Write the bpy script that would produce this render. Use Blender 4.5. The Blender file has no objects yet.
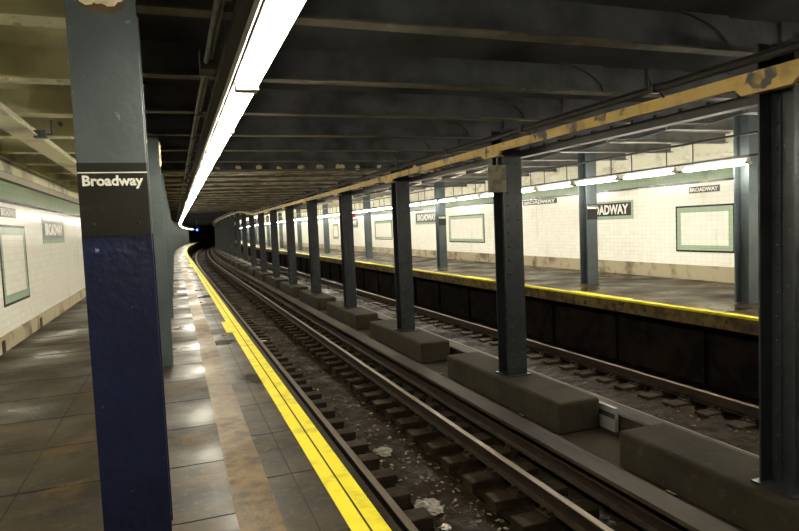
import bpy, bmesh, math, random
from mathutils import Vector, Matrix
random.seed(7)
SC = bpy.context.scene
C = SC.collection

# ------------------------------------------------------------------ camera
def make_camera():
    f, W, H, roll, vp = 612.0, 799.0, 531.0, math.radians(2.45), (174.0, 235.5)
    d = Vector((vp[0]-W/2, -(vp[1]-H/2), -f)).normalized()
    up2 = (-math.sin(roll), math.cos(roll)); rt2 = (math.cos(roll), math.sin(roll))
    a = d.x*rt2[0]+d.y*rt2[1]; b = d.x*up2[0]+d.y*up2[1]; c = d.z
    p = math.atan2(b, -c)
    up = Vector((0, math.cos(p), math.sin(p)))
    Y = Vector((a, b, c)); X = Y.cross(up)
    M = Matrix((X, Y, up))
    B = Matrix(((rt2[0], rt2[1], 0), (up2[0], up2[1], 0), (0, 0, 1)))
    R = (M @ B).to_4x4()
    cam = bpy.data.cameras.new('camera'); o = bpy.data.objects.new('camera', cam); C.objects.link(o)
    cam.sensor_fit = 'HORIZONTAL'; cam.sensor_width = 36.0; cam.lens = f/W*36.0
    cam.clip_start = 0.05; cam.clip_end = 400
    R.translation = Vector((0, 0, 1.5)); o.matrix_world = R
    SC.camera = o
make_camera()

# ------------------------------------------------------------------ world, exposure
w = bpy.data.worlds.new('World'); SC.world = w; w.use_nodes = True
w.node_tree.nodes['Background'].inputs[0].default_value = (0.8, 0.85, 1.0, 1)
w.node_tree.nodes['Background'].inputs[1].default_value = 0.004
vs = SC.view_settings
vs.view_transform = 'Standard'; vs.look = 'None'; vs.gamma = 1.0; vs.use_curve_mapping = False
vs.exposure = 1.35
TUBE_STRENGTH = 26.0
TUBE_COLOUR = (1.0, 0.93, 0.76)

# ------------------------------------------------------------------ layout numbers (metres)
Y0C, RC, YEND = 45.0, 900.0, 132.0
def dx(y):                       # the line bends gently to the right far down the station
    return 0.0 if y < Y0C else (y-Y0C)**2/(2*RC)
def slope(y):
    return 0.0 if y < Y0C else (y-Y0C)/RC
WL, EL = -2.3, 0.915             # left wall, left platform edge
ER, WR = 7.52, 11.0              # right platform edge, right wall
BED = -1.42
PITCH = 4.33
BEAMZ = 2.75
ROUGH0, ROUGH1 = 13.35, 36.5     # stretch of scaled brown ceiling

# ------------------------------------------------------------------ materials
def mat(name, base=(.5,.5,.5), rough=.6, metal=0.0, spots=(), bump=0.0, bscale=30.0, rr=None, stretch=(1,1,1)):
    """spots: list of (colour, noise scale, low, high, detail) mixed over the base"""
    m = bpy.data.materials.new(name); m.use_nodes = True
    nt = m.node_tree; N = nt.nodes; L = nt.links; bs = N['Principled BSDF']
    bs.inputs['Roughness'].default_value = rough; bs.inputs['Metallic'].default_value = metal
    tc = N.new('ShaderNodeTexCoord'); mp = N.new('ShaderNodeMapping')
    geo = N.new('ShaderNodeNewGeometry')
    L.new(geo.outputs['Position'], mp.inputs[0]); mp.inputs['Scale'].default_value = stretch
    rgb = N.new('ShaderNodeRGB'); rgb.outputs[0].default_value = (*base, 1); cur = rgb.outputs[0]
    for k, (col, sc, lo, hi, det) in enumerate(spots):
        n = N.new('ShaderNodeTexNoise'); n.inputs['Scale'].default_value = sc; n.inputs['Detail'].default_value = det
        L.new(mp.outputs[0], n.inputs['Vector'])
        mr = N.new('ShaderNodeMapRange'); mr.inputs[1].default_value = lo; mr.inputs[2].default_value = hi
        L.new(n.outputs[0], mr.inputs[0])
        mx = N.new('ShaderNodeMixRGB'); mx.inputs[2].default_value = (*col, 1)
        L.new(mr.outputs[0], mx.inputs[0]); L.new(cur, mx.inputs[1]); cur = mx.outputs[0]
    L.new(cur, bs.inputs['Base Color'])
    if rr:
        n = N.new('ShaderNodeTexNoise'); n.inputs['Scale'].default_value = rr[0]; n.inputs['Detail'].default_value = 3
        L.new(mp.outputs[0], n.inputs['Vector'])
        mr = N.new('ShaderNodeMapRange'); mr.inputs[1].default_value = .32; mr.inputs[2].default_value = .70
        mr.inputs[3].default_value = rr[1]; mr.inputs[4].default_value = rr[2]
        L.new(n.outputs[0], mr.inputs[0]); L.new(mr.outputs[0], bs.inputs['Roughness'])
    if bump:
        n = N.new('ShaderNodeTexNoise'); n.inputs['Scale'].default_value = bscale; n.inputs['Detail'].default_value = 4
        L.new(mp.outputs[0], n.inputs['Vector'])
        b = N.new('ShaderNodeBump'); b.inputs['Strength'].default_value = bump; b.inputs['Distance'].default_value = .01
        L.new(n.outputs[0], b.inputs['Height']); L.new(b.outputs[0], bs.inputs['Normal'])
    return m

def tile_mat(name, base, grout, tw=.152, th=.102, rough=.18, stain=(.55,.42,.2), stain_lo=.6):
    """glazed wall tiles on a wall whose face runs along Y and Z"""
    m = bpy.data.materials.new(name); m.use_nodes = True
    nt = m.node_tree; N = nt.nodes; L = nt.links; bs = N['Principled BSDF']
    geo = N.new('ShaderNodeNewGeometry'); sp = N.new('ShaderNodeSeparateXYZ'); cb = N.new('ShaderNodeCombineXYZ')
    L.new(geo.outputs['Position'], sp.inputs[0]); L.new(sp.outputs['Y'], cb.inputs[0]); L.new(sp.outputs['Z'], cb.inputs[1])
    br = N.new('ShaderNodeTexBrick'); L.new(cb.outputs[0], br.inputs['Vector'])
    br.offset = 0.0; br.inputs['Scale'].default_value = 1.0; br.inputs['Brick Width'].default_value = tw
    br.inputs['Row Height'].default_value = th; br.inputs['Mortar Size'].default_value = .004; br.inputs['Mortar Smooth'].default_value = .3
    br.inputs['Color1'].default_value = (*base, 1); br.inputs['Color2'].default_value = (*[v*.93 for v in base], 1)
    br.inputs['Mortar'].default_value = (*grout, 1)
    n = N.new('ShaderNodeTexNoise'); n.inputs['Scale'].default_value = 1.3; n.inputs['Detail'].default_value = 6
    mp = N.new('ShaderNodeMapping'); mp.inputs['Scale'].default_value = (2.2, 2.2, .6)
    L.new(geo.outputs['Position'], mp.inputs[0]); L.new(mp.outputs[0], n.inputs['Vector'])
    mr = N.new('ShaderNodeMapRange'); mr.inputs[1].default_value = stain_lo; mr.inputs[2].default_value = stain_lo+.2
    mr.inputs[4].default_value = .6
    L.new(n.outputs[0], mr.inputs[0])
    mx = N.new('ShaderNodeMixRGB'); mx.inputs[2].default_value = (*stain, 1)
    L.new(mr.outputs[0], mx.inputs[0]); L.new(br.outputs['Color'], mx.inputs[1]); L.new(mx.outputs[0], bs.inputs['Base Color'])
    bs.inputs['Roughness'].default_value = rough
    b = N.new('ShaderNodeBump'); b.inputs['Strength'].default_value = .35; b.inputs['Distance'].default_value = .004; b.invert = True
    n2 = N.new('ShaderNodeTexNoise'); n2.inputs['Scale'].default_value = 9
    L.new(geo.outputs['Position'], n2.inputs['Vector'])
    ad = N.new('ShaderNodeMath'); ad.operation = 'ADD'
    L.new(br.outputs['Fac'], ad.inputs[0]); L.new(n2.outputs[0], ad.inputs[1])
    L.new(ad.outputs[0], b.inputs['Height']); L.new(b.outputs[0], bs.inputs['Normal'])
    return m

def glow(name, col, s):
    m = bpy.data.materials.new(name); m.use_nodes = True
    bs = m.node_tree.nodes['Principled BSDF']
    bs.inputs['Base Color'].default_value = (.9,.9,.9,1)
    bs.inputs['Emission Color'].default_value = (*col,1); bs.inputs['Emission Strength'].default_value = s
    return m

M = {}
M['steel_blue'] = mat('steel_blue_paint', (.070,.088,.092), .38, spots=[((.052,.066,.070),3,.45,.7,5), ((.19,.21,.19),22,.68,.75,3)], bump=.25, bscale=14)
M['navy'] = mat('navy_paint', (.011,.015,.046), .34, spots=[((.008,.010,.030),4,.4,.7,4), ((.16,.18,.3),26,.72,.78,3)], bump=.5, bscale=22)
M['black_steel'] = mat('black_blue_steel_paint', (.023,.026,.028), .36, spots=[((.013,.015,.016),5,.4,.7,4), ((.09,.10,.10),30,.66,.76,3)], bump=.3, bscale=18)
M['rust_edge'] = mat('rusty_steel', (.12,.07,.03), .7, spots=[((.04,.03,.02),9,.4,.65,5)], bump=.4)
M['platform'] = mat('worn_platform_concrete', (.034,.023,.010), .45,
    spots=[((.014,.010,.006),1.3,.44,.58,8), ((.078,.047,.016),2.0,.52,.68,8), ((.010,.008,.005),6,.56,.70,7), ((.075,.055,.03),19,.56,.74,6), ((.012,.009,.006),30,.58,.70,5)],
    bump=.2, bscale=9, rr=(.9,.72,.16))
M['tan_strip'] = mat('tan_tactile_strip', (.120,.074,.026), .5, spots=[((.045,.029,.012),9,.42,.64,7), ((.17,.11,.045),3,.5,.75,4)], bump=.3, bscale=40, rr=(.55,.65,.3))
M['yellow'] = mat('yellow_edge_paint', (.66,.57,.018), .55, spots=[((.40,.31,.02),5,.52,.72,5)], bump=.3, bscale=60)
M['yellow_dirty'] = mat('dirty_yellow_edge_paint', (.15,.105,.03), .6, spots=[((.06,.042,.02),4,.42,.6,6), ((.025,.018,.012),9,.55,.7,4)], bump=.3, bscale=30)
M['floor_joint'] = mat('floor_joint', (.024,.018,.010), .7)
M['joint'] = mat('dark_joint', (.035,.03,.022), .8)
M['bed'] = mat('grimy_track_bed', (.013,.009,.0045), .75, spots=[((.010,.008,.005),2.5,.4,.62,6), ((.034,.018,.007),6,.58,.74,5)], bump=.9, bscale=16, rr=(1.2,.8,.3))
M['muck'] = mat('wet_brown_muck', (.015,.009,.003), .5, spots=[((.012,.008,.004),5,.4,.6,6), ((.08,.042,.016),17,.60,.74,5), ((.16,.12,.07),55,.72,.78,2)], bump=.8, bscale=30, rr=(2,.8,.3))
M['tie'] = mat('dark_timber', (.022,.016,.009), .7, spots=[((.050,.034,.018),5,.5,.75,5)], bump=.5, bscale=25, rr=(2,.8,.4))
M['rail'] = mat('rusty_rail_side', (.034,.024,.015), .6, metal=.1, spots=[((.022,.016,.011),8,.4,.65,4)], bump=.2)
M['rail_top'] = mat('polished_rail_head', (.20,.16,.115), .42, metal=.7)
M['cover'] = mat('grey_weathered_board', (.052,.042,.027), .6, spots=[((.02,.016,.011),3,.45,.7,5)], bump=.4, bscale=12, stretch=(1,.2,1))
M['block'] = mat('grimy_footing_concrete', (.035,.029,.018), .85, spots=[((.024,.019,.013),2.2,.42,.68,6), ((.065,.052,.034),9,.62,.78,4)], bump=.7, bscale=12)
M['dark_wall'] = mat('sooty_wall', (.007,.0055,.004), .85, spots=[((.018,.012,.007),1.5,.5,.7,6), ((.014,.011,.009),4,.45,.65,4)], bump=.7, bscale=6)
M['ceiling_dark'] = mat('soot_dark_ceiling_paint', (.070,.073,.075), .7, spots=[((.022,.022,.022),1.2,.4,.65,5), ((.085,.062,.028),1.6,.62,.78,5)], bump=.5, bscale=7)
M['beam_web'] = mat('dark_blue_grey_beam', (.088,.093,.096), .6, spots=[((.028,.029,.03),2.5,.4,.68,4)], bump=.3)
M['beam_flange'] = mat('dusty_tan_flange', (.15,.13,.095), .65, spots=[((.06,.058,.052),2.4,.45,.66,5), ((.20,.16,.10),7,.6,.75,3)], bump=.3)
M['scaled'] = mat('scaled_brown_ceiling', (.44,.39,.30), .75,
    spots=[((.17,.145,.11),1.1,.46,.60,7), ((.72,.66,.52),2.4,.46,.60,7), ((.17,.14,.10),4.0,.50,.60,5), ((.85,.80,.66),5,.60,.66,4)], bump=1.0, bscale=7, stretch=(.7,2.2,1))
M['void'] = mat('unlit_tunnel_concrete', (.012,.012,.012), .9, bump=.2)  # near-black base colour stands in for the darkness of the unlit tunnel
M['cream'] = mat('cream_ceiling_paint', (.78,.74,.52), .5, spots=[((.30,.27,.17),1.4,.45,.7,6), ((.16,.12,.07),6,.66,.76,5)], bump=.35, bscale=8)
M['cream_pale'] = mat('pale_cream_paint', (.88,.85,.70), .5, spots=[((.5,.44,.28),2,.5,.72,5), ((.2,.13,.07),7,.68,.76,4)], bump=.35, bscale=8)
M['grey_cream'] = mat('grey_cream_beam_paint', (.20,.20,.18), .5, spots=[((.10,.10,.095),2,.45,.7,5)], bump=.3)
M['tile_w'] = tile_mat('white_glazed_tile', (.87,.86,.77), (.68,.66,.56))
M['tile_g'] = tile_mat('green_glazed_tile', (.36,.46,.33), (.25,.33,.22), stain=(.12,.18,.11), stain_lo=.62)
M['tile_k'] = tile_mat('black_glazed_tile', (.018,.018,.022), (.10,.10,.09), tw=.152, th=.2)
M['base_conc'] = mat('stained_wall_base', (.36,.31,.20), .7, spots=[((.12,.09,.05),2,.50,.66,6), ((.25,.11,.04),3.5,.62,.74,4)], bump=.5, bscale=10)
M['housing'] = mat('pale_lamp_housing', (.62,.62,.58), .4, spots=[((.4,.38,.32),9,.55,.75,3)])
M['trough'] = mat('grey_cable_trough', (.035,.035,.035), .6, spots=[((.04,.04,.038),4,.45,.7,4)], bump=.15)
M['conduit'] = mat('grey_conduit', (.17,.16,.14), .45, metal=.3, spots=[((.08,.07,.055),6,.5,.7,3)])
M['pipe'] = mat('black_pipe', (.020,.019,.018), .32, spots=[((.05,.04,.025),9,.62,.75,3)])
M['yellow_beam'] = mat('ochre_paint', (.56,.38,.10), .5, spots=[((.07,.065,.06),3.2,.60,.64,4), ((.36,.23,.06),6,.5,.7,5)], bump=.3)
M['sign_black'] = mat('black_sign_enamel', (.018,.017,.013), .3, spots=[((.05,.045,.03),12,.6,.8,4)])
M['sign_white'] = mat('white_sign_lettering', (.80,.79,.70), .4)
M['plaster'] = mat('peeling_cream_plaster', (.72,.62,.42), .8, spots=[((.3,.13,.04),9,.55,.68,4)], bump=.7, bscale=40)
M['board'] = mat('stained_tan_board', (.25,.22,.14), .6, spots=[((.14,.12,.075),10,.45,.65,4)])
M['box_grey'] = mat('grey_metal_box', (.09,.10,.11), .4, metal=.2)
M['pale_box'] = mat('pale_grey_surface', (.20,.21,.20), .35, spots=[((.25,.24,.22),7,.5,.68,4)])
M['litter'] = mat('dirty_white_litter', (.62,.58,.50), .6, spots=[((.3,.24,.17),18,.5,.7,3)])
M['bag'] = mat('grey_plastic_bag', (.20,.18,.15), .3, spots=[((.09,.07,.05),14,.45,.7,4)])
M['red'] = mat('red_enamel', (.55,.04,.02), .4)
M['tube'] = glow('lit_tube', TUBE_COLOUR, TUBE_STRENGTH)
M['tube_bright'] = glow('lit_tube_bright', (1.0,.94,.80), TUBE_STRENGTH*1.45)
M['blue_lamp'] = glow('lit_blue_lamp', (.0,.035,1.0), 4.0)

for k_, sp_ in dict(bed=.08, muck=.08, tie=.08, rail=.12, cover=.12, block=.12, dark_wall=.04, beam_flange=.2, trough=.15,
                    ceiling_dark=.3, scaled=.15, platform=.22, tan_strip=.16, yellow=.2, yellow_dirty=.15, joint=.1, floor_joint=.2, black_steel=.4, void=.05,
                    navy=.35, sign_black=.25, beam_web=.4).items():
    M[k_].node_tree.nodes['Principled BSDF'].inputs['Specular IOR Level'].default_value = sp_

# ------------------------------------------------------------------ mesh helpers
class MB:
    def __init__(s, curve=False): s.v=[]; s.f=[]; s.mi=[]; s.curve=curve
    def add(s, vs_, fs, m=0):
        o=len(s.v); s.v += [tuple(p) for p in vs_]; s.f += [tuple(i+o for i in f) for f in fs]; s.mi += [m]*len(fs)
    def box(s, x0,x1,y0,y1,z0,z1, m=0):
        s.add([(x0,y0,z0),(x1,y0,z0),(x1,y1,z0),(x0,y1,z0),(x0,y0,z1),(x1,y0,z1),(x1,y1,z1),(x0,y1,z1)],
              [(0,3,2,1),(4,5,6,7),(0,1,5,4),(1,2,6,5),(2,3,7,6),(3,0,4,7)], m)
    def prism(s, prof, ys, m=0, mats=None):
        """closed (x,z) outline swept along the list of y values"""
        n=len(prof); vs_=[(x,y,z) for y in ys for x,z in prof]; o=len(s.v); s.v += vs_
        for k in range(len(ys)-1):
            for i in range(n):
                j=(i+1)%n
                s.f.append((o+k*n+i, o+k*n+j, o+(k+1)*n+j, o+(k+1)*n+i)); s.mi.append(mats[i] if mats else m)
        s.f.append(tuple(o+i for i in reversed(range(n)))); s.mi.append(m)
        s.f.append(tuple(o+(len(ys)-1)*n+i for i in range(n))); s.mi.append(m)
    def prism_x(s, prof, x0, x1, m=0):
        """closed (y,z) outline swept along x"""
        n=len(prof); s.add([(x0,y,z) for y,z in prof]+[(x1,y,z) for y,z in prof],
            [(i,(i+1)%n,n+(i+1)%n,n+i) for i in range(n)]+[tuple(reversed(range(n))),tuple(range(n,2*n))], m)
    def tube(s, a, b, r, n=10, m=0):
        a=Vector(a); b=Vector(b); d=(b-a).normalized()
        u=d.cross(Vector((0,0,1)))
        if u.length<1e-3: u=Vector((1,0,0))
        u.normalize(); v=d.cross(u)
        ring=[(math.cos(2*math.pi*k/n), math.sin(2*math.pi*k/n)) for k in range(n)]
        s.add([a+u*c*r+v*q*r for c,q in ring]+[b+u*c*r+v*q*r for c,q in ring],
              [(i,(i+1)%n,n+(i+1)%n,n+i) for i in range(n)]+[tuple(reversed(range(n))),tuple(range(n,2*n))], m)
    def dome(s, c, r, axis=(0,-1,0), m=0, n=6, h=.7):
        c=Vector(c); d=Vector(axis).normalized(); u=d.cross(Vector((0,0,1)))
        if u.length<1e-3: u=Vector((1,0,0))
        u.normalize(); v=d.cross(u); vs_=[]
        for rr,hh in ((1,0),(.75,.6*h)):
            for k in range(n):
                a=2*math.pi*k/n; vs_.append(c+u*math.cos(a)*r*rr+v*math.sin(a)*r*rr+d*r*hh)
        vs_.append(c+d*r*h)
        fs=[(i,(i+1)%n,n+(i+1)%n,n+i) for i in range(n)]+[(n+i,n+(i+1)%n,2*n) for i in range(n)]
        s.add(vs_,fs,m)
    def mesh(s, name, mats, bev=0):
        me=bpy.data.meshes.new(name)
        v=[(x+dx(y),y,z) for x,y,z in s.v] if s.curve else s.v
        me.from_pydata(v,[],s.f); me.update()
        for m in (mats if isinstance(mats,(list,tuple)) else [mats]): me.materials.append(m)
        for p,i in zip(me.polygons,s.mi): p.material_index=i
        bm=bmesh.new(); bm.from_mesh(me); bmesh.ops.recalc_face_normals(bm,faces=bm.faces)
        if bev:
            bmesh.ops.bevel(bm, geom=[e for e in bm.edges if e.is_manifold and e.calc_face_angle(0)>.7], offset=bev, segments=2, affect='EDGES', profile=.5)
        bm.to_mesh(me); bm.free()
        return me
    def obj(s, name, mats, parent=None, bev=0):
        o=bpy.data.objects.new(name, s.mesh(name,mats,bev)); C.objects.link(o)
        if parent: o.parent=parent
        return o
def tag(o,label=None,cat=None,group=None,kind=None):
    if label: o['label']=label
    if cat: o['category']=cat
    if group: o['group']=group
    if kind: o['kind']=kind
    return o
def thing(name,label,cat,loc=(0,0,0),group=None,rz=0):
    o=bpy.data.objects.new(name,None); C.objects.link(o); o.location=loc; o.rotation_euler.z=rz; o.empty_display_size=.1
    return tag(o,label,cat,group)
def struct(o,label=None): o['kind']='structure'; 
def dup(root,loc,label,group=None,rz=0):
    r=root.copy(); C.objects.link(r); r.location=loc; r.rotation_euler.z=rz; r['label']=label
    if group: r['group']=group
    for ch in list(root.children):
        c=ch.copy(); C.objects.link(c); c.parent=r
        for g in list(ch.children):
            d=g.copy(); C.objects.link(d); d.parent=c
    return r
def ys(a,b,step=3.0):
    out=[a]; 
    if a<Y0C:
        if b<=Y0C: return [a,b]
        out.append(Y0C)
    while out[-1]+step<b: out.append(out[-1]+step)
    out.append(b); return out
def text_mesh(body, size, extrude, bold=0.0, sx=1.0, space=1.0):
    cu=bpy.data.curves.new('lettering','FONT'); cu.body=body; cu.size=size; cu.extrude=extrude; cu.offset=bold
    cu.align_x='CENTER'; cu.align_y='CENTER'; cu.space_character=space; cu.resolution_u=3
    o=bpy.data.objects.new('lettering',cu); C.objects.link(o)
    dg=bpy.context.evaluated_depsgraph_get(); me=bpy.data.meshes.new_from_object(o.evaluated_get(dg))
    bpy.data.objects.remove(o); 
    for v in me.vertices: v.co.x*=sx
    return me
def fit_text(body, width, height, extrude, m, bold=0.0):
    me=text_mesh(body,1.0,extrude,bold)
    xs=[v.co.x for v in me.vertices]; zs=[v.co.y for v in me.vertices]
    cx=(max(xs)+min(xs))/2; cy=(max(zs)+min(zs))/2; kx=width/(max(xs)-min(xs)); ky=height/(max(zs)-min(zs))
    for v in me.vertices: v.co.x=(v.co.x-cx)*kx; v.co.y=(v.co.y-cy)*ky
    me.materials.clear(); me.materials.append(m)
    return me
_U=['','first','second','third','fourth','fifth','sixth','seventh','eighth','ninth','tenth','eleventh','twelfth','thirteenth','fourteenth','fifteenth','sixteenth','seventeenth','eighteenth','nineteenth']
_T=['','','twenty','thirty','forty','fifty','sixty','seventy','eighty']
def ordw(n):
    if n<20: return _U[n]
    return _T[n//10]+'-'+_U[n%10] if n%10 else _T[n//10][:-1]+'ieth'
ORD=['nearest','second nearest','third nearest','fourth nearest','fifth nearest','sixth nearest','seventh nearest','eighth nearest','ninth nearest','tenth nearest','eleventh nearest','twelfth nearest']+[ordw(n)+' nearest' for n in range(13,88)]

# ================================================================== THE SETTING
# ---- left platform
b=MB(True)
b.prism([(WL-.05,-.26),(EL-.02,-.26),(EL-.02,-.012),(EL-.035,0),(WL-.05,0)], ys(-3,YEND))
pl=b.obj('platform',M['platform']); struct(pl)
b=MB(True); b.prism([(.22,-.01),(.44,-.01),(.44,.003),(.22,.003)], ys(-3,YEND)); b.obj('tan_safety_strip',M['tan_strip'],pl)
b=MB(True)
b.prism([(.735,-.01),(.82,-.01),(.82,.004),(.735,.004)], ys(-3,YEND))
b.prism([(.83,-.01),(EL,-.01),(EL,.006),(.83,.006)], ys(-3,YEND))
b.box(.655,.76,9.5,10.7,-.01,.0045)
b.box(.60,.76,30,33,-.01,.0045)
b.obj('yellow_edge_strip',M['yellow'],pl)
b=MB(True); b.prism([(EL-.03,-.20),(EL+.02,-.20),(EL+.02,-.03),(EL-.03,-.03)], ys(-3,YEND)); b.obj('rubbing_board',M['tie'],pl)
b=MB(True)
b.prism([(.819,-.01),(.831,-.01),(.831,.0055),(.819,.0055)], ys(-3,YEND))
b.prism([(.588,-.01),(.595,-.01),(.595,.0022),(.588,.0022)], ys(-3,60))
y=4.15-.83*6
while y<45:
    b.box(WL,.22,y,y+.007,-.01,.002); b.box(.44,.75,y+.4,y+.407,-.01,.002); y+=.83
b.box(-.98,-.973,-3,45,-.01,.002)
b.obj('floor_joints',M['floor_joint'],pl)
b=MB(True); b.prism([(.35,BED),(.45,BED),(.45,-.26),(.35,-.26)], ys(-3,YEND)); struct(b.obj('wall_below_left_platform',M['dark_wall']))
# ---- right platform
b=MB(True)
b.prism([(ER+.02,-.24),(WR+.05,-.24),(WR+.05,0),(ER+.03,0),(ER+.02,-.012)], ys(-3,YEND))
pr=b.obj('platform',M['platform']); struct(pr)
b=MB(True); b.prism([(ER,-.03),(ER+.13,-.03),(ER+.13,.006),(ER,.006)], ys(-3,YEND)); b.box(ER+.12,ER+.21,8.9,10.6,-.01,.0055)
b.box(ER+.12,ER+.25,14.2,15.6,-.01,.0055)
b.obj('yellow_edge_strip',M['yellow'],pr)
b=MB(True); b.prism([(ER+.005,-.23),(ER+.03,-.23),(ER+.03,-.03),(ER+.005,-.03)], ys(-3,YEND)); b.obj('painted_fascia',M['yellow_dirty'],pr)
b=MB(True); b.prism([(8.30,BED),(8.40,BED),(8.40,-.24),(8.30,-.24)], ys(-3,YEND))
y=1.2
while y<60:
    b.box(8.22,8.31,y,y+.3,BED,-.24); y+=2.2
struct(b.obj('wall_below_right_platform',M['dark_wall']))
# ---- bed
b=MB(True); b.prism([(.3,BED-.15),(8.9,BED-.15),(8.9,BED),(.3,BED)], ys(-3,YEND)); struct(b.obj('floor',M['bed']))
# ---- walls: tiles, green band between black lines, stained base
def wall(side, X, out, zb, band, ztop, zbt):
    xi, xo = X, X+out*.25
    def strip(z0,z1,px,name,m,par=None,cut=None):
        b=MB(True); a,c=sorted((X-out*px, xo)); b.prism([(a,z0),(c,z0),(c,z1),(a,z1)], ys(-3,YEND))
        return b.obj(name,m,par)
    wmain=strip(zb,ztop,0,'wall_'+side,M['tile_w']); struct(wmain)
    t=strip(-.02,zb,.03,'baseboard_'+side,M['base_conc']); struct(t)
    g=strip(band[0]+.05,band[1]-.04,.006,'green_tile_band',M['tile_g'],wmain)
    strip(band[0],band[0]+.05,.008,'black_tile_line',M['tile_k'],wmain)
    strip(band[1]-.04,band[1],.008,'black_tile_line',M['tile_k'],wmain)
wall('left', WL, -1, .22, (2.08,2.44), 2.55, 0)
wall('right', WR, 1, .33, (2.16,2.48), 2.66, 0)
b=MB(True); b.prism([(WL-.25,2.55),(WL+.02,2.55),(WL+.02,3.3),(WL-.25,3.3)], ys(-3,YEND)); b.prism([(WL+.02,2.72),(WL+.10,2.72),(WL+.10,2.9),(WL+.02,2.9)], ys(-3,YEND)); struct(b.obj('trim_1',M['cream']))
# cream corrugated fascia above the right wall
b=MB(True); b.prism([(WR-.03,2.66),(WR+.25,2.66),(WR+.25,3.4),(WR-.03,3.4)], ys(-3,YEND)); b.prism([(WR-.10,2.72),(WR-.03,2.72),(WR-.03,2.82),(WR-.10,2.82)], ys(-3,YEND))
y=2.0
while y<30: b.dome((WR-.10,y,2.77),.022,(-1,0,0)); y+=.14
struct(b.obj('trim_2',M['cream_pale']))
# dirt outlets along the left wall base
def base_slot(y,label):
    b=MB(); b.box(WL-.01,WL+.036,y,y+.16,.0,.17)
    t=b.obj('wall_slot',M['joint']); tag(t,label,'vent')
base_slot(12.05,'dark slot in the left wall base below the name sign')
base_slot(9.55,'dark slot in the left wall base at the picture edge')

# ---- ceilings
def vaults(x0,x1,y0,y1,pitch,zs,rise,name,m,thick=.1):
    b=MB(True); y=y0; n=8
    while y<y1-1e-3:
        ye=min(y+pitch,y1)
        prof=[(y+(ye-y)*k/n, zs+rise*math.sin(math.pi*k/n)) for k in range(n+1)]+[(ye,zs+rise+thick),(y,zs+rise+thick)]
        b.prism_x(prof,x0,x1); y+=pitch
    o=b.obj(name,m); struct(o); return o
BP=1.5; BY0=3.72
vaults(-.42,7.85,BY0-4*BP,ROUGH0,BP,3.02,.16,'ceiling',M['ceiling_dark'])
vaults(-.42,7.85,ROUGH0,ROUGH1,BP,2.83,.05,'ceiling',M['scaled'])
CP=1.49; CY0=4.05
vaults(WL-.2,-.42,CY0-4*CP,ROUGH1,CP,3.0,.12,'ceiling',M['cream'])
vaults(7.85,WR+.2,BY0-4*BP,ROUGH1,BP,3.12,.12,'ceiling',M['grey_cream'])
b=MB(True); b.prism([(WL-.3,3.5),(WR+.3,3.5),(WR+.3,3.6),(WL-.3,3.6)], ys(-4,YEND+2)); struct(b.obj('ceiling',M['void']))
b=MB(True); b.prism([(-.42,3.16),(7.4,3.16),(7.4,3.24),(-.42,3.24)], ys(ROUGH1,YEND)); struct(b.obj('ceiling',M['void']))
b=MB(True); b.prism([(WL-.2,3.0),(-.42,3.0),(-.42,3.1),(WL-.2,3.1)], ys(ROUGH1,YEND)); struct(b.obj('ceiling',M['cream']))
b=MB(True); b.prism([(7.4,3.1),(WR+.2,3.1),(WR+.2,3.2),(7.4,3.2)], ys(ROUGH1,YEND)); struct(b.obj('ceiling',M['cream']))
b=MB(); b.box(WL-1,WR+12,YEND+.2,YEND+.5,-1.6,3.6); struct(b.obj('wall_far',M['void']))
b=MB(); b.box(-.42,7.85,ROUGH1,ROUGH1+.12,2.74,3.3); struct(b.obj('trim_3',M['beam_web']))

# ================================================================== CEILING BEAMS
def ibeam_x(x0,x1,zb,zt,fw=.20,gap=None):
    """I beam running across the tracks, centred on y=0: web mesh, bottom flange mesh"""
    w_=MB(); w_.box(x0,x1,-.008,.008,zb+.014,zt)
    f=MB(); f.box(x0,x1,-fw/2,fw/2,zb,zb+.015)
    return w_,f
def rivets_x(mb,x0,x1,z,fw,step=.16,down=True):
    x=x0+.05
    while x<x1:
        for yy in (-fw*.3,fw*.3): mb.dome((x,yy,z),.022,(0,0,-1))
        x+=step
def beam_set(name,x0,x1,zb,zt,y0,pitch,n,label,group,mw,mf,fw=.14,riv=False,knee=None,lab2=None):
    r=thing(name,label%ORD[0],'beam',(0,y0,0),group)
    w_,f=ibeam_x(x0,x1,zb,zt,fw)
    if riv: rivets_x(f,x0,x1,zb,fw,.34)
    if knee:
        for (xa,s) in knee:                                    # curved haunch plates at the stringers
            prof=[]
            for k in range(7):
                a=math.pi/2*k/6; prof.append((xa+s*.75*(1-math.sin(a)), zt-.0-(zt-zb)*(1-math.cos(a))*.98 if False else zb+.015+(zt-zb-.015)*(math.cos(a))))
            vs_=[(x,-.03,z) for x,z in prof]+[(xa,-.03,zt)]
            vs2=[(x,.03,z) for x,z,in [(p[0],p[1]) for p in prof]]+[(xa,.03,zt)]
            nn=len(vs_)
            w_.add(vs_+[(x,.03,z) for x,y_,z in vs_],[(i,(i+1)%nn,nn+(i+1)%nn,nn+i) for i in range(nn)]+[tuple(range(nn)),tuple(range(2*nn-1,nn-1,-1))])
    w_.obj('web',mw,r); f.obj('bottom_flange',mf,r)
    out=[r]
    for k in range(1,n):
        lb = label%ORD[k]
        out.append(dup(r,(0,y0+k*pitch,0),lb,group))
    return out
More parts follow.
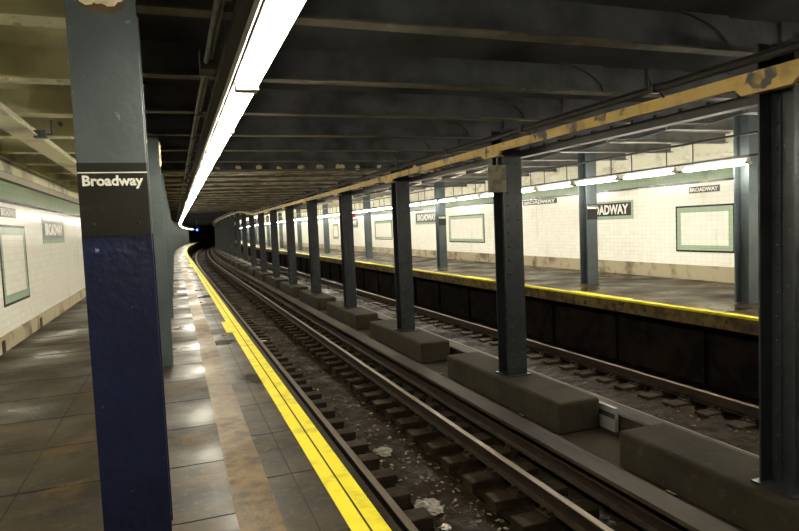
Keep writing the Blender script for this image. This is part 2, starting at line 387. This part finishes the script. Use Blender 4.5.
# dark beams across the tracks
beam_set('ceiling_beam',-.42,7.12,BEAMZ,3.05,BY0-2*BP,BP,9,'deep dark cross beam over the tracks, %s of the deep ones','deep dark cross beams over the tracks',M['beam_web'],M['beam_flange'],fw=.13,knee=[(4.18,-1),(4.76,1)])
beam_set('ceiling_beam',-.42,7.12,2.785,2.86,ROUGH0+.02,BP,17,'shallow beam in the scaled brown ceiling over the tracks, %s of the shallow ones','shallow beams in the brown ceiling',M['beam_flange'],M['beam_flange'],fw=.09,lab2='shallow beam far down the scaled brown ceiling')
# plaster lumps left on the first shallow beam
xx=.9; k=0
pb=[o for o in C.objects if o.name.startswith('ceiling_beam') and o['label'].startswith('deep dark cross beam over the tracks, ninth nearest')][0]
while xx<6.2:
    if not (4.3<xx<5.0):
        b=MB(); r_=.055+random.random()*.05; n=9
        for j in range(1):
            for q_ in range(3): b.dome((xx+random.uniform(-.05,.05),-.008,2.785+random.random()*.03),r_*random.uniform(.4,.75),(0,-1,0),n=7,h=.5)
        b.obj('plaster_lump',M['plaster'],pb)
    xx+=.40+random.random()*.05
# cream beams over the left platform
beam_set('platform_ceiling_beam',WL+.12,-.42,2.75,3.05,CY0,CP,12,'riveted cream cross beam over the left platform, %s of them','cream beams over the left platform',M['cream'],M['cream'],fw=.20,riv=True)
# beams over the right platform
beam_set('platform_ceiling_beam',7.92,WR-.12,2.92,3.16,BY0-BP,BP,14,'grey cross beam over the right platform, %s of them','grey beams over the right platform',M['grey_cream'],M['grey_cream'],fw=.16,lab2='grey cross beam far down the right platform')
# ends of the track beams with knees towards the right platform
def knee_set():
    r=thing('knee_bracket','bent grey knee bracket at the right platform edge ceiling, nearest of the row','bracket',(0,BY0-BP,0),'knee brackets above the right platform edge')
    b=MB()
    prof=[(7.12,2.75),(7.30,2.78),(7.85,2.92),(7.85,3.12),(7.12,3.12)]
    n=len(prof); v=[(x,-.02,z) for x,z in prof]+[(x,.02,z) for x,z in prof]
    b.add(v,[(i,(i+1)%n,n+(i+1)%n,n+i) for i in range(n)]+[tuple(range(n)),tuple(range(2*n-1,n-1,-1))])
    b.obj('web',M['beam_web'],r)
    b=MB(); 
    for (xa,za),(xb,zb) in zip(prof[:2],prof[1:3]):
        b.add([(xa,-.065,za),(xb,-.065,zb),(xb,.065,zb),(xa,.065,za),(xa,-.065,za-.012),(xb,-.065,zb-.012),(xb,.065,zb-.012),(xa,.065,za-.012)],
              [(0,1,2,3),(4,7,6,5),(0,4,5,1),(1,5,6,2),(2,6,7,3),(3,7,4,0)])
    b.obj('flange',M['grey_cream'],r)
    for k in range(1,16):
        lb='bent grey knee bracket at the right platform edge ceiling, %s of the row'%ORD[k] 
        dup(r,(0,BY0+(k-1)*BP,0),lb)
knee_set()

# ================================================================== STRINGERS AND PIPES ALONG THE MIDDLE COLUMNS
MX=4.455
COLY=[3.30+PITCH*k for k in range(-1,29)]; COLY[1]=3.40
def zrise(y): return 0 if y<ROUGH1-1 else min(.42,(y-ROUGH1+1)*.06)
def run(mb,x0,x1,z0,z1,a,bb,step=1.5):
    yy=[a]
    while yy[-1]+step<bb: yy.append(yy[-1]+step)
    yy.append(bb)
    n=len(mb.v)
    for y in yy:
        r=zrise(y); mb.v += [(x0,y,z0+r),(x1,y,z0+r),(x1,y,z1+r),(x0,y,z1+r)]
    for k in range(len(yy)-1):
        for i in range(4):
            j=(i+1)%4; mb.f.append((n+4*k+i,n+4*k+j,n+4*k+4+j,n+4*k+4+i)); mb.mi.append(0)
    mb.f.append((n,n+1,n+2,n+3)); e=n+4*(len(yy)-1); mb.f.append((e,e+1,e+2,e+3)); mb.mi += [0,0]
t=thing('yellow_stringer','ochre painted steel stringer running along the tops of the middle columns','beam')
b=MB(True); run(b,4.20,4.23,2.45,2.555,-2,YEND-8); run(b,4.23,4.29,2.54,2.555,-2,YEND-8); b.obj('face',M['yellow_beam'],t)
for k,y in enumerate(COLY):
    b=MB(); r=zrise(y); x=dx(y)
    b.prism_x([(y-.30,2.465+r),(y-.22,2.39+r),(y+.20,2.39+r),(y+.28,2.465+r)],4.195+x,4.235+x)
    b.box(4.235+x,4.305+x,y-.2,y+.2,2.39+r,2.405+r)
    b.obj('gusset',M['yellow_beam'],t)
t=thing('dark_stringer','dark riveted steel stringer behind the middle column tops','beam')
b=MB(True); run(b,4.615,4.74,2.385,2.475,-2,YEND-8); b.obj('bar',M['pipe'],t)
y=1.0
while y<26:
    b=MB(); b.box(4.64,4.70,y,y+.05,2.475,2.51); b.obj('clip',M['black_steel'],t); y+=.33
t=thing('black_pipe','black pipe clamped above the ochre stringer','pipe')
b=MB(True); yy=-2.0
while yy<YEND-10:
    r=zrise(yy); r2=zrise(yy+2.2); b.tube((4.10,yy,2.62+r),(4.10,yy+2.2,2.62+r2),.038,8); yy+=2.2
b.obj('pipe_run',M['pipe'],t)
for k in range(22):
    y=2.2+k*2.2; b=MB(True); r=zrise(y)
    b.box(4.055,4.145,y-.03,y+.03,2.58+r,2.665+r); b.tube((4.055,y,2.64+r),(4.03,y,2.72+r),.014,6); b.tube((4.145,y,2.62+r),(4.20,y,2.55+r),.014,6)
    b.obj('pipe_clamp',M['pipe'],t)

# ================================================================== COLUMNS
def h_column(name,label,group,z0,z1,w_,d,m,mlow=None,zlow=0,rivet_rows=True,loc=(0,0,0),seat=True,small=False):
    r=thing(name,label,'column',loc,group)
    h=w_/2; q=d/2; tf=.016
    for s in (-1,1):
        b=MB(); ya,yb=sorted((s*q,s*(q-tf)))
        b.box(-h,h,ya,yb,z0,z1)
        if rivet_rows:
            z=z0+.12
            while z<z1-.05:
                for xx in (-h*.55,h*.55): b.dome((xx,s*q,z),.021,(0,s,0))
                z+=.19
        b.obj('flange',m,r)
    b=MB(); b.box(-.008,.008,-q+tf,q-tf,z0,z1)
    if rivet_rows:
        for sx in (-1,1):
            for sy in (-1,1):
                ya,yb=sorted((sy*(q-tf),sy*(q-tf-.08))); xa,xb=sorted((sx*.008,sx*.020)); b.box(xa,xb,ya,yb,z0,z1)
                z=z0+.2
                while z<z1-.05: b.dome((sx*.020,sy*(q-.062),z),.020,(sx,0,0)); z+=.19
    b.obj('web',m,r)
    return r
# middle columns on footing blocks
pm=h_column('middle_column','','black riveted columns between the tracks',-.69,2.78,.29,.30,M['black_steel'],loc=(MX,COLY[1],0))
b=MB(); b.box(-.19,.19,-.19,.19,-.695,-.675); b.obj('base_plate',M['black_steel'],pm)
def mid_label(k):
    if k==0: return 'black riveted column cut by the right edge of the picture'
    if k==1: return 'black riveted column with a tan board hung near its top'
    if 1: return 'black riveted column between the tracks, %s to the camera of the row'%ORD[k]
    return 'black column between the tracks far down the dark tunnel'
for k,y in enumerate(COLY[1:]):
    if k==0: pm['label']=mid_label(0); continue
    dup(pm,(MX+dx(y),y,zrise(y)*.8),mid_label(k),None,-math.atan(slope(y)))
# footing blocks
def foot_mesh(y):
    b=MB(); b.box(-.295,.295,-1.55,1.65,-1.08,-.69); return b
fb=foot_mesh(0).mesh('footing_block',M['block'],bev=.035)
for k,y in enumerate([-1.0]+COLY[1:]):
    o=bpy.data.objects.new('footing_block',fb); C.objects.link(o); o.location=(MX+dx(y),y-.0,zrise(y)*.0); o.rotation_euler.z=-math.atan(slope(y))
    if k==0: o['label']='grey concrete footing block behind the picture edge'; 
    elif k==1: o['label']='grey concrete footing block under the column at the right picture edge'
    elif k==2: o['label']='grey concrete footing block under the column with the tan board'
    elif 1: o['label']='grey concrete footing block between the tracks, %s of the row'%ORD[k-1]
    else: o['label']='grey concrete footing block far down between the tracks'
    tag(o,None,'footing','footing blocks of the middle columns')
    if k==0: bpy.data.objects.remove(o)
b=MB(True); b.prism([(3.98,BED),(4.86,BED),(4.86,-1.09),(4.82,-1.08),(4.03,-1.08),(3.98,-1.10)], ys(-3,YEND)); struct(b.obj('trim_4',M['block']))

# platform columns
LY=[3.25+4.36*k for k in range(0,26)]
pc=h_column('platform_column','','blue columns of the left platform',0,2.60,.29,.30,M['steel_blue'],rivet_rows=False,loc=(-.245,LY[0],0))
b=MB(True); b.prism([(-.38,2.60),(-.22,2.60),(-.22,2.63),(-.285,2.63),(-.285,2.98),(-.315,2.98),(-.315,2.63),(-.38,2.63)],ys(-2,YEND-8)); tag(b.obj('column_girder',M['beam_web']),'dark steel girder resting on the left platform columns','beam')
# ---- paint and sign of one column (local, near face at y=-.15)
def lower_paint(r,z1,mm):
    b=MB(); h=.1475
    for s in (-1,1):
        ya,yb=sorted((s*.1525,s*.132)); b.box(-h,h,ya,yb,.0,z1)
    b.box(-.0105,.0105,-.132,.132,.0,z1)
    b.obj('navy_lower_paint',mm,r)
def sign(r,yf=-.153,z0=1.51,z1=1.843,w_=.292,big=True):
    b=MB(); b.box(-w_/2,w_/2,yf-.006,yf+.002,z0,z1); s=b.obj('name_plate',M['sign_black'],r)
    b=MB(); b.box(-w_/2,w_/2,yf-.0075,yf-.005,z1-.047,z1-.042); b.obj('white_line',M['sign_white'],s)
    me=fit_text('Broadway',w_*.87,.062,.001,M['sign_white'],bold=.034)
    o=bpy.data.objects.new('lettering',me); C.objects.link(o); o.parent=s; o.rotation_euler=(math.pi/2,0,0); o.location=(0,yf-.0075,z1-.088)
    if big:
        for xx in (-.095,.095):
            b=MB(); b.dome((xx,yf-.005,z0+.055),.009,(0,-1,0),n=8); b.obj('screw',M['sign_black'],s)
    return s
for k,y in enumerate(LY[1:]):
    lb='blue grey column on the left platform, %s of the row'%ORD[k+1]
    dup(pc,(-.245+dx(y),y,0),lb,None,-math.atan(slope(y)))
pc['label']='blue column with navy lower half and a Broadway name plate'
lower_paint(pc,1.515,M['navy']); sign(pc)
b=MB(); 
for i,(xx,rr) in enumerate(((-.055,.045),(-.01,.05),(.035,.046),(.07,.035))): b.dome((xx,-.149,2.585+.012*(i%2)),rr,(0,-1,0),n=9,h=.25)
b.obj('peeled_patch',M['plaster'],pc)
b=MB()
for xx,zz,rr in ((-.06,2.565,.045),(-.02,2.555,.05),(.03,2.55,.048),(.07,2.56,.04),(.05,2.535,.03)): b.dome((xx,-.149,zz),rr,(0,-1,0),n=9,h=.05)
b.obj('rust_patch',M['rust_edge'],pc)
# plaster patch at the top of the second left column, facing the tracks
b=MB()
for i in range(4): b.dome((.146,-.10+.03*(i%2),2.34+.06*i),.055,(1,0,0),n=8,h=.35)
sc=[o for o in C.objects if o.get('label','').startswith('blue grey column on the left platform, second nearest')][0]
b.obj('peeled_patch',M['plaster'],sc)
def side_sign(r):
    b=MB(); b.box(.148,.156,-.14,.14,1.5,1.85); s=b.obj('name_plate',M['sign_black'],r)
    b=MB(); b.box(.1555,.158,-.14,.14,1.81,1.815); b.obj('white_line',M['sign_white'],s)
for nm in ('third nearest','fifth nearest'):
    side_sign([o for o in C.objects if o.get('label','').startswith('blue grey column on the left platform, '+nm)][0])
# right platform columns
RY=[3.32,7.42,11.52,15.2,19.65]+[19.65+4.3*k for k in range(1,22)]
prc=h_column('platform_column','','blue columns of the right platform',0,3.1,.28,.28,M['steel_blue'],rivet_rows=False,loc=(8.78,RY[1],0))
rt_lab={1:'blue column at the right, beside the framed tile panel',2:'blue column in front of the big BROADWAY mosaic sign',3:'blue column of the right platform behind the board carrying middle column',4:'blue column of the right platform between the wide panel and a mosaic sign'}
RC_=[prc]
for k in range(2,26):
    y=RY[k]; lb=rt_lab.get(k,'blue column of the right platform, %s of the row'%ORD[k-1])
    RC_.append(dup(prc,(8.78+dx(y),y,0),lb,None,-math.atan(slope(y))))
prc['label']=rt_lab[1]
for k in (1,3,4,6): sign(RC_[k],yf=-.143,z0=1.46,z1=1.80,w_=.284,big=False)

# board hanging on the second middle column
b=MB(); b.box(4.05,4.33,7.43,7.445,1.90,2.27); t=b.obj('hanging_board',M['board']); tag(t,'blank tan stained board fixed near the top of a middle column','board')
b=MB(); b.box(4.20,4.225,7.446,7.47,2.2,2.46); b.box(4.30,4.33,7.446,7.471,2.0,2.02); b.obj('strap',M['black_steel'],t)

# ================================================================== LIGHTS
def make_fixture(name,label,group,loc,rods,L_=1.48,hw=.075,tm=None,tr=.019):
    r=thing(name,label,'ceiling light',loc,group)
    b=MB()
    b.prism([(-hw,.02),(hw,.02),(hw,.035),(hw*.5,.085),(-hw*.5,.085),(-hw,.035)],[-L_/2,L_/2]); b.obj('housing',M['housing'],r)
    for s in (-1,1):
        b=MB(); b.tube((s*.042,-L_/2+.045,0),(s*.042,L_/2-.045,0),tr,10); b.obj('tube',tm or M['tube'],r)
    for s in (-1,1):
        b=MB(); ya,yb=sorted((s*(L_/2-.05),s*(L_/2-.005))); b.box(-.068,.068,ya,yb,-.024,.02); b.obj('end_socket',M['housing'],r)
    if rods:
        for yy in (-.45,.45):
            b=MB(); b.tube((0,yy,.08),(0,yy,rods),.010,6); b.obj('hanger_rod',M['pipe'],r)
    return r
FP=1.68
LFX=.486; LFZ=2.41
fl=make_fixture('fluorescent_light','','lights over the left platform edge',(LFX,1.48,LFZ),0,1.66)
fl['label']='lit fluorescent light over the left platform edge, nearest the camera'
for k in range(-2,68):
    if k==0: continue
    y=1.48+k*FP
    if k>0: lb='lit fluorescent light over the left platform edge, %s to the camera of the row'%ORD[k]
    else: lb='lit fluorescent light over the left platform edge just behind the camera' if k==-1 else 'lit fluorescent light over the left platform edge, second behind the camera'
    dup(fl,(LFX+dx(y),y,LFZ),lb,None,-math.atan(slope(y)))
RFX=8.45; RFZ=2.25
fr=make_fixture('fluorescent_light','','hanging lights over the right platform edge',(RFX,7.76,RFZ),.45,1.30,.03,M['tube_bright'],.024)
fr['label']='lit hanging fluorescent light beside the nearest visible right platform column'
for k in range(-6,70):
    if k==0: continue
    y=7.76+k*1.5
    if 0<k: lb='lit hanging fluorescent light over the right platform edge, %s of the visible row'%ORD[k]
    else: lb='lit hanging fluorescent light over the right platform, %s one beyond the right picture edge'%ordw(-k)
    dup(fr,(RFX+dx(y),y,RFZ),lb,None,-math.atan(slope(y)))
# cable trough beside the left lights, conduit with boxes
t=thing('cable_trough','long grey cable trough and channel carrying the left row of lights','trough')
b=MB(True); b.prism([(.325,2.49),(.385,2.49),(.385,2.53),(.38,2.53),(.38,2.495),(.33,2.495),(.33,2.53),(.325,2.53)], ys(-3,YEND-10)); b.obj('trough',M['trough'],t)
b=MB(True); b.prism([(.386,2.43),(.393,2.43),(.393,2.53),(.386,2.53)], ys(-3,YEND-10)); b.obj('pale_lip',M['housing'],t)
b=MB(True); b.prism([(.43,2.497),(.51,2.497),(.51,2.56),(.43,2.56)],ys(-3,YEND-10)); b.obj('channel',M['trough'],t)
y=.5
while y<YEND-12:
    b=MB(True); b.box(.43,.45,y-.01,y+.01,2.56,3.02); b.obj('hanger',M['conduit'],t); y+=1.475*(1 if y<36 else 2)
t=thing('conduit_line','grey conduit with junction boxes left of the cable trough','conduit')
b=MB(True)
y=-3.0
while y<ROUGH1+30: b.tube((.262,y,2.60),(.262,y+3,2.60),.016,8); y+=3
b.tube((.295,-3,2.62),(.295,30,2.62),.009,6)
b.obj('conduit_run',M['conduit'],t)
b=MB(); b.box(.225,.315,4.15,4.32,2.55,2.68); b.obj('junction_box',M['beam_flange'],t)
b=MB(); b.box(.22,.31,12.9,13.05,2.56,2.66); b.obj('junction_box',M['beam_flange'],t)
for k in range(14):
    b=MB(); y=3.0+k*1.475*1.0; b.box(.24,.32,y-.015,y+.015,2.58,2.63); b.obj('clip',M['conduit'],t)
# right: conduit above hanging lights
b=MB(True); y=0.0
while y<YEND-12: b.tube((8.45,y,2.70),(8.45,y+3,2.70),.020,8); y+=3
tag(b.obj('conduit_line',M['pipe']),'thin dark conduit above the hanging lights of the right platform','conduit')
b=MB(True); b.prism([(8.43,2.345),(8.47,2.345),(8.47,2.375),(8.43,2.375)],ys(0,60)); tag(b.obj('light_channel',M['trough']),'grey channel along the hanging lights of the right platform','channel')
# end of the left trough and the stringer over the left platform
t=thing('cream_stringer','cream painted stringer crossing under the left platform beams','beam')
b=MB(); b.box(-1.50,-1.27,-2,30,2.60,2.615); b.obj('flange',M['cream'],t)
b=MB(); b.box(-1.40,-1.37,-2,30,2.615,2.748); b.obj('rib',M['cream'],t)
t=thing('loudspeaker_box','small grey box bracketed under the cream beams of the left platform','box',(-1.25,7.4,2.64))
b=MB(); b.box(-.06,.06,-.05,.05,-.06,.02); b.obj('box_body',M['box_grey'],t,bev=.008)
b=MB(); b.tube((.06,0,-.02),(.11,0,-.02),.012,6); b.tube((.11,0,-.03),(.11,0,.13),.014,6); b.obj('bracket',M['box_grey'],t)

# ================================================================== TRACKS
def rail_prof(cx,zt=-1.05):
    h=.165
    pts=[(-.07,-h),(.07,-h),(.07,-h+.012),(.012,-h+.03),(.010,-.045),(.036,-.035),(.036,-.006),(.028,0),(-.028,0),(-.036,-.006),(-.036,-.035),(-.010,-.045),(-.012,-h+.03),(-.07,-h+.012)]
    return [(cx+x,zt+z) for x,z in pts]
def track(name,label,cx,g,seed):
    t=thing(name,label,'railway track',(0,0,0))
    for s in (-1,1):
        b=MB(True); b.prism(rail_prof(cx+s*g),ys(-2.5,YEND-4),mats=[0,0,0,0,0,0,1,1,1,0,0,0,0,0]); b.obj('rail',[M['rail'],M['rail_top']],t)
    rnd=random.Random(seed)
    b=MB(); b.box(-.42,.42,-.115,.115,-1.40,-1.235); tm=b.mesh('sleeper',M['tie'],bev=.012)
    b=MB(); b.box(-.15,.15,-.10,.10,-1.237,-1.217)
    for sx in (-1,1):
        for sy in (-1,1): b.box(sx*.10-.022,sx*.10+.022,sy*.06-.02,sy*.06+.02,-1.217,-1.185)
    pm_=b.mesh('tie_plate',M['rail'])
    k=0; y=1.05; far=MB(True); n=0
    while y<YEND-5:
        for s in (-1,1):
            x=cx+s*(g+.02)
            if n<100:
                o=bpy.data.objects.new('sleeper',tm); C.objects.link(o); o.parent=t; o.location=(x+rnd.uniform(-.03,.03),y+rnd.uniform(-.02,.02),rnd.uniform(-.01,.005)); o.rotation_euler.z=rnd.uniform(-.03,.03)
                if n<64:
                    p=bpy.data.objects.new('tie_plate',pm_); C.objects.link(p); p.parent=o; p.location=(cx+s*g-o.location.x,0,0)
                n+=1
            else: far.box(x-.42,x+.42,y-.115,y+.115,-1.40,-1.24)
        y+=.53
    o=far.obj('sleepers_beyond',M['tie'],t); o['kind']='stuff'
    return t
track('railway_track','near railway track beside the left platform with a muddy middle trough',2.46,.725,1)
track('railway_track','far railway track beside the right platform beyond the middle columns',6.265,.722,2)
def muck(name,x0,x1,y0,y1,z,amp,label,m,nx=14,step=.07,seed=3):
    rnd=random.Random(seed); b=MB(True)
    ny=int((y1-y0)/step); V=[]
    for j in range(ny+1):
        for i in range(nx+1):
            e=min(1,min(i,nx-i)/2); V.append((x0+(x1-x0)*i/nx, y0+step*j, z+amp*e*(rnd.random()**2)+ .0))
    F=[(j*(nx+1)+i,j*(nx+1)+i+1,(j+1)*(nx+1)+i+1,(j+1)*(nx+1)+i) for j in range(ny) for i in range(nx)]
    b.add(V,F); o=b.obj(name,m); tag(o,label,'debris',None,'stuff')
    for p in o.data.polygons: p.use_smooth=True
muck('wet_muck',2.10,2.80,.8,30,-1.36,.03,'wet brown muck and litter between the near rails',M['muck'])
muck('wet_muck',5.3,7.3,3,34,-1.30,.05,'brown rubbish and muck between the far rails',M['muck'],seed=5)
muck('wet_muck',7.3,8.18,3,30,-1.36,.07,'dark rubble below the right platform edge',M['bed'],seed=8)
muck('wet_muck',2.80,3.97,.8,26,-1.335,.03,'dark grit between the near track and the third rail',M['bed'],seed=9)
def flecks(name,label,x0,x1,y0,y1,z,n,m,seed,smin=.008,smax=.03):
    rnd=random.Random(seed); b=MB()
    for i in range(n):
        x=rnd.uniform(x0,x1); y=y0+(y1-y0)*rnd.random()**1.5; q=rnd.uniform(smin,smax); a=rnd.uniform(0,6.28); ca,sa=math.cos(a)*q,math.sin(a)*q; t1=rnd.uniform(0,.4)*q; h=.002+rnd.random()*.01
        b.add([(x-ca,y-sa,z),(x+sa,y-ca,z+t1),(x+ca,y+sa,z+h+t1),(x-sa,y+ca,z+h),(x-ca,y-sa,z+h),(x+sa,y-ca,z+t1+h),(x+ca,y+sa,z+2*h+t1),(x-sa,y+ca,z+2*h)],
              [(0,1,2,3),(4,7,6,5),(0,4,5,1),(1,5,6,2),(2,6,7,3),(3,7,4,0)])
    tag(b.obj(name,m),label,'debris',None,'stuff')
flecks('litter_flecks','small pale litter flecks scattered in the near track trough',2.14,2.78,3,26,-1.345,260,M['board'],21)
flecks('leaf_flecks','small rusty brown scraps scattered in the near track trough',2.14,2.78,3,26,-1.345,520,M['rust_edge'],22)
flecks('litter_flecks','small rusty scraps scattered along the far track',5.4,7.2,4,26,-1.275,420,M['rust_edge'],23,.008,.03)
flecks('grit_flecks','dull scraps between the near track and the third rail',3.2,3.95,1.5,20,-1.32,300,M['tie'],24,.01,.05)
# trough kerbs between sleepers
b=MB(True); b.prism([(2.10,BED),(2.14,BED),(2.14,-1.33),(2.10,-1.33)],ys(-2,60)); b.prism([(2.83,BED),(2.87,BED),(2.87,-1.31),(2.83,-1.31)],ys(-2,60)); struct(b.obj('trim_5',M['bed']))
# third rails
def third(label,cx,side):
    t=thing('third_rail',label,'third rail')
    b=MB(True); b.prism([(cx-.05,-1.19),(cx+.05,-1.19),(cx+.045,-1.17),(cx+.012,-1.15),(cx+.012,-1.07),(cx+.035,-1.055),(cx+.035,-1.03),(cx-.035,-1.03),(cx-.035,-1.055),(cx-.012,-1.07),(cx-.012,-1.15),(cx-.045,-1.17)],ys(-2,YEND-10)); b.obj('power_rail',M['rail'],t)
    b=MB(True); b.prism([(cx-.12,-.915),(cx+.12,-.905),(cx+.12,-.865),(cx-.12,-.875)],ys(-2,YEND-10)); b.obj('cover_board',M['cover'],t)
    b=MB(True); xs=cx+side*.125; b.prism([(xs-.02,-1.03),(xs+.02,-1.03),(xs+.02,-.88),(xs-.02,-.88)],ys(-2,YEND-10)); b.obj('side_board',M['cover'],t)
    for k in range(24):
        y=1.6+k*2.4; b=MB(True); b.box(cx+side*.05,cx+side*.24,y-.05,y+.05,-1.10,-1.05); b.box(cx-.05,cx+.05,y-.06,y+.06,BED,-1.19); b.box(cx+side*.14,cx+side*.17,y-.05,y+.05,-1.10,-.86); b.dome((cx+side*.20,y,-1.05),.03,(0,0,1))
        b.obj('support_bracket',M['rail'],t)
third('covered third rail between the near track and the footing blocks',3.68,1)
third('covered third rail between the footing blocks and the far track',5.03,-1)
# pale box shape of unknown use in the gap between two footing blocks
t=thing('pale_gap_box','pale grey box shape seen through the gap between footing blocks','box',(4.79,5.97,0))
b=MB(); b.box(.02,.07,-.08,.26,-1.08,-.79); b.obj('box_body',M['pale_box'],t)
b=MB(); b.box(.012,.02,-.08,.26,-.92,-.86); b.obj('dark_band',M['joint'],t)
# bright puddle/litter
def litter(name,x,y,z,s,label,m,cat,flat=.5,seed=0):
    rnd=random.Random(seed); bm=bmesh.new(); bmesh.ops.create_icosphere(bm,subdivisions=3,radius=1)
    for v in bm.verts:
        k=.65+.5*rnd.random(); v.co=Vector((v.co.x*k*s,v.co.y*k*s*1.3,max(v.co.z,-.2)*k*s*flat))
    me=bpy.data.meshes.new(name); bm.to_mesh(me); bm.free(); me.materials.append(m)
    o=bpy.data.objects.new(name,me); C.objects.link(o); o.location=(x,y,z); tag(o,label,cat)
litter('plastic_bag',2.22,5.55,-1.33,.15,'crumpled grey plastic bag lying in the muck of the near track',M['bag'],'bag',.3,1)
litter('paper_cup',2.21,5.1,-1.33,.045,'small white paper scrap beside the crumpled grey bag',M['litter'],'litter',.7,2)
litter('paper_scrap',2.20,4.72,-1.33,.07,'crumpled dirty white paper in the near track muck, close to the camera',M['litter'],'litter',.35,3)
litter('plastic_wrapper',2.45,4.55,-1.33,.09,'dull grey wrapper beside the crumpled white paper',M['bag'],'litter',.25,4)
litter('paper_scrap',1.95,15.8,-1.28,.12,'flat pale scrap far along the near track',M['litter'],'litter',.12,6)
litter('plastic_bag',2.30,7.2,-1.33,.12,'dull crumpled bag farther along the near track trough',M['bag'],'bag',.3,7)
litter('paper_scrap',7.55,11.2,-1.30,.09,'small rusty brown paper under the right platform edge',M['board'],'litter',.3,8)

# ================================================================== WALL PANELS AND MOSAICS
def panel(label,wallx,inw,y0,y1,z0,z1,group='framed tile panels'):
    """green bordered tile panel; inw = -1 when the wall faces -x"""
    t=thing('tile_panel',label,'wall panel',(wallx,(y0+y1)/2,z0),group)
    def ring(a0,a1,b0,b1,wd,px,name,m):
        b=MB(); xa,xb=sorted((0,inw*px))
        b.box(xa,xb,a0,a1,b0,b0+wd); b.box(xa,xb,a0,a1,b1-wd,b1); b.box(xa,xb,a0,a0+wd,b0+wd,b1-wd); b.box(xa,xb,a1-wd,a1,b0+wd,b1-wd)
        return b.obj(name,m,t)
    h=(y1-y0)/2; zz=z1-z0
    ring(-h,h,0,zz,.038,.012,'black_border',M['tile_k'])
    ring(-h+.038,h-.038,.038,zz-.038,.115,.009,'green_border',M['tile_g'])
    b=MB(); xa,xb=sorted((0,inw*.006)); b.box(xa,xb,-h+.15,h-.15,.15,zz-.15); b.obj('tile_field',M['tile_w'],t)
    return t
panel('green bordered tile panel on the left wall beside the picture edge',WL,1,9.95,11.55,.59,1.76)
panel('green bordered tile panel on the right wall beside the blue column',WR,-1,9.60,11.20,.63,1.675)
panel('wide green bordered tile panel on the right wall, seen past the middle columns',WR,-1,20.6,23.75,.72,1.82)
panel('green bordered tile panel farther along the right wall, third in view',WR,-1,31.0,34.0,.77,1.83)
panel('small distant green bordered tile panel on the right wall',WR,-1,42.5,44.0,.77,1.83)
def mosaic(label,wallx,inw,y0,y1,z0,z1,tw,th,green=True):
    t=thing('mosaic_sign',label,'wall sign',(wallx,(y0+y1)/2,(z0+z1)/2),'BROADWAY mosaic signs')
    h=(y1-y0)/2; q=(z1-z0)/2
    if green:
        b=MB(); xa,xb=sorted((0,inw*.010)); b.box(xa,xb,-h-.07,h+.07,-q-.09,q+.05); b.obj('green_border',M['tile_g'],t)
    b=MB(); xa,xb=sorted((0,inw*.014)); b.box(xa,xb,-h,h,-q,q); f=b.obj('black_field',M['sign_black'],t)
    me=fit_text('BROADWAY',tw,th,.002,M['sign_white'],bold=.035)
    o=bpy.data.objects.new('lettering',me); C.objects.link(o); o.parent=f
    o.rotation_euler=(math.pi/2,0,math.pi/2*(1 if inw>0 else -1)); o.location=(inw*.016,0,0)
    return t
mosaic('large BROADWAY mosaic sign partly hidden behind a blue column',WR,-1,12.68,14.6,1.52,1.86,1.72,.26)
mosaic('BROADWAY mosaic sign farther along the right wall, beside a column',WR,-1,24.9,27.5,1.62,2.06,2.2,.30)
mosaic('distant BROADWAY mosaic sign on the right wall',WR,-1,37.5,40.0,1.6,2.05,2.1,.30)
mosaic('BROADWAY mosaic sign with green lower border on the left wall',WL,1,13.1,15.3,1.54,1.90,1.9,.24)
mosaic('small BROADWAY tile caption above the right wall panel',WR,-1,9.97,10.80,1.95,2.09,.77,.09,False)
mosaic('small BROADWAY tile caption alone on the right wall',WR,-1,15.9,17.8,1.99,2.15,1.75,.11,False)
mosaic('small BROADWAY tile caption above the left wall panel',WL,1,10.1,11.05,1.87,2.02,.88,.11,False)

# red sign and blue lamp far down
t=thing('red_sign','small red sign hanging over the right platform in the distance','sign',(9.7,33.8,2.08))
b=MB(); b.box(-.32,.10,-.03,.03,0,.40); b.obj('sign_face',M['red'],t)
b=MB(); b.tube((-.1,0,.4),(-.1,0,1.06),.015,6); b.obj('hanger',M['conduit'],t)
yb=70.0
t=thing('blue_lamp','small glowing blue tunnel lamp at the far end of the left platform','lamp',(2.05+dx(yb),yb,2.0))
b=MB()
bm=bmesh.new(); bmesh.ops.create_icosphere(bm,subdivisions=2,radius=.12); me=bpy.data.meshes.new('bulb'); bm.to_mesh(me); bm.free(); me.materials.append(M['blue_lamp'])
o=bpy.data.objects.new('bulb',me); C.objects.link(o); o.parent=t
b=MB(); b.tube((0,.02,.10),(0,.02,1.17),.02,8); b.box(-.07,.07,-.05,.09,.10,.2); b.obj('bracket',M['conduit'],t)
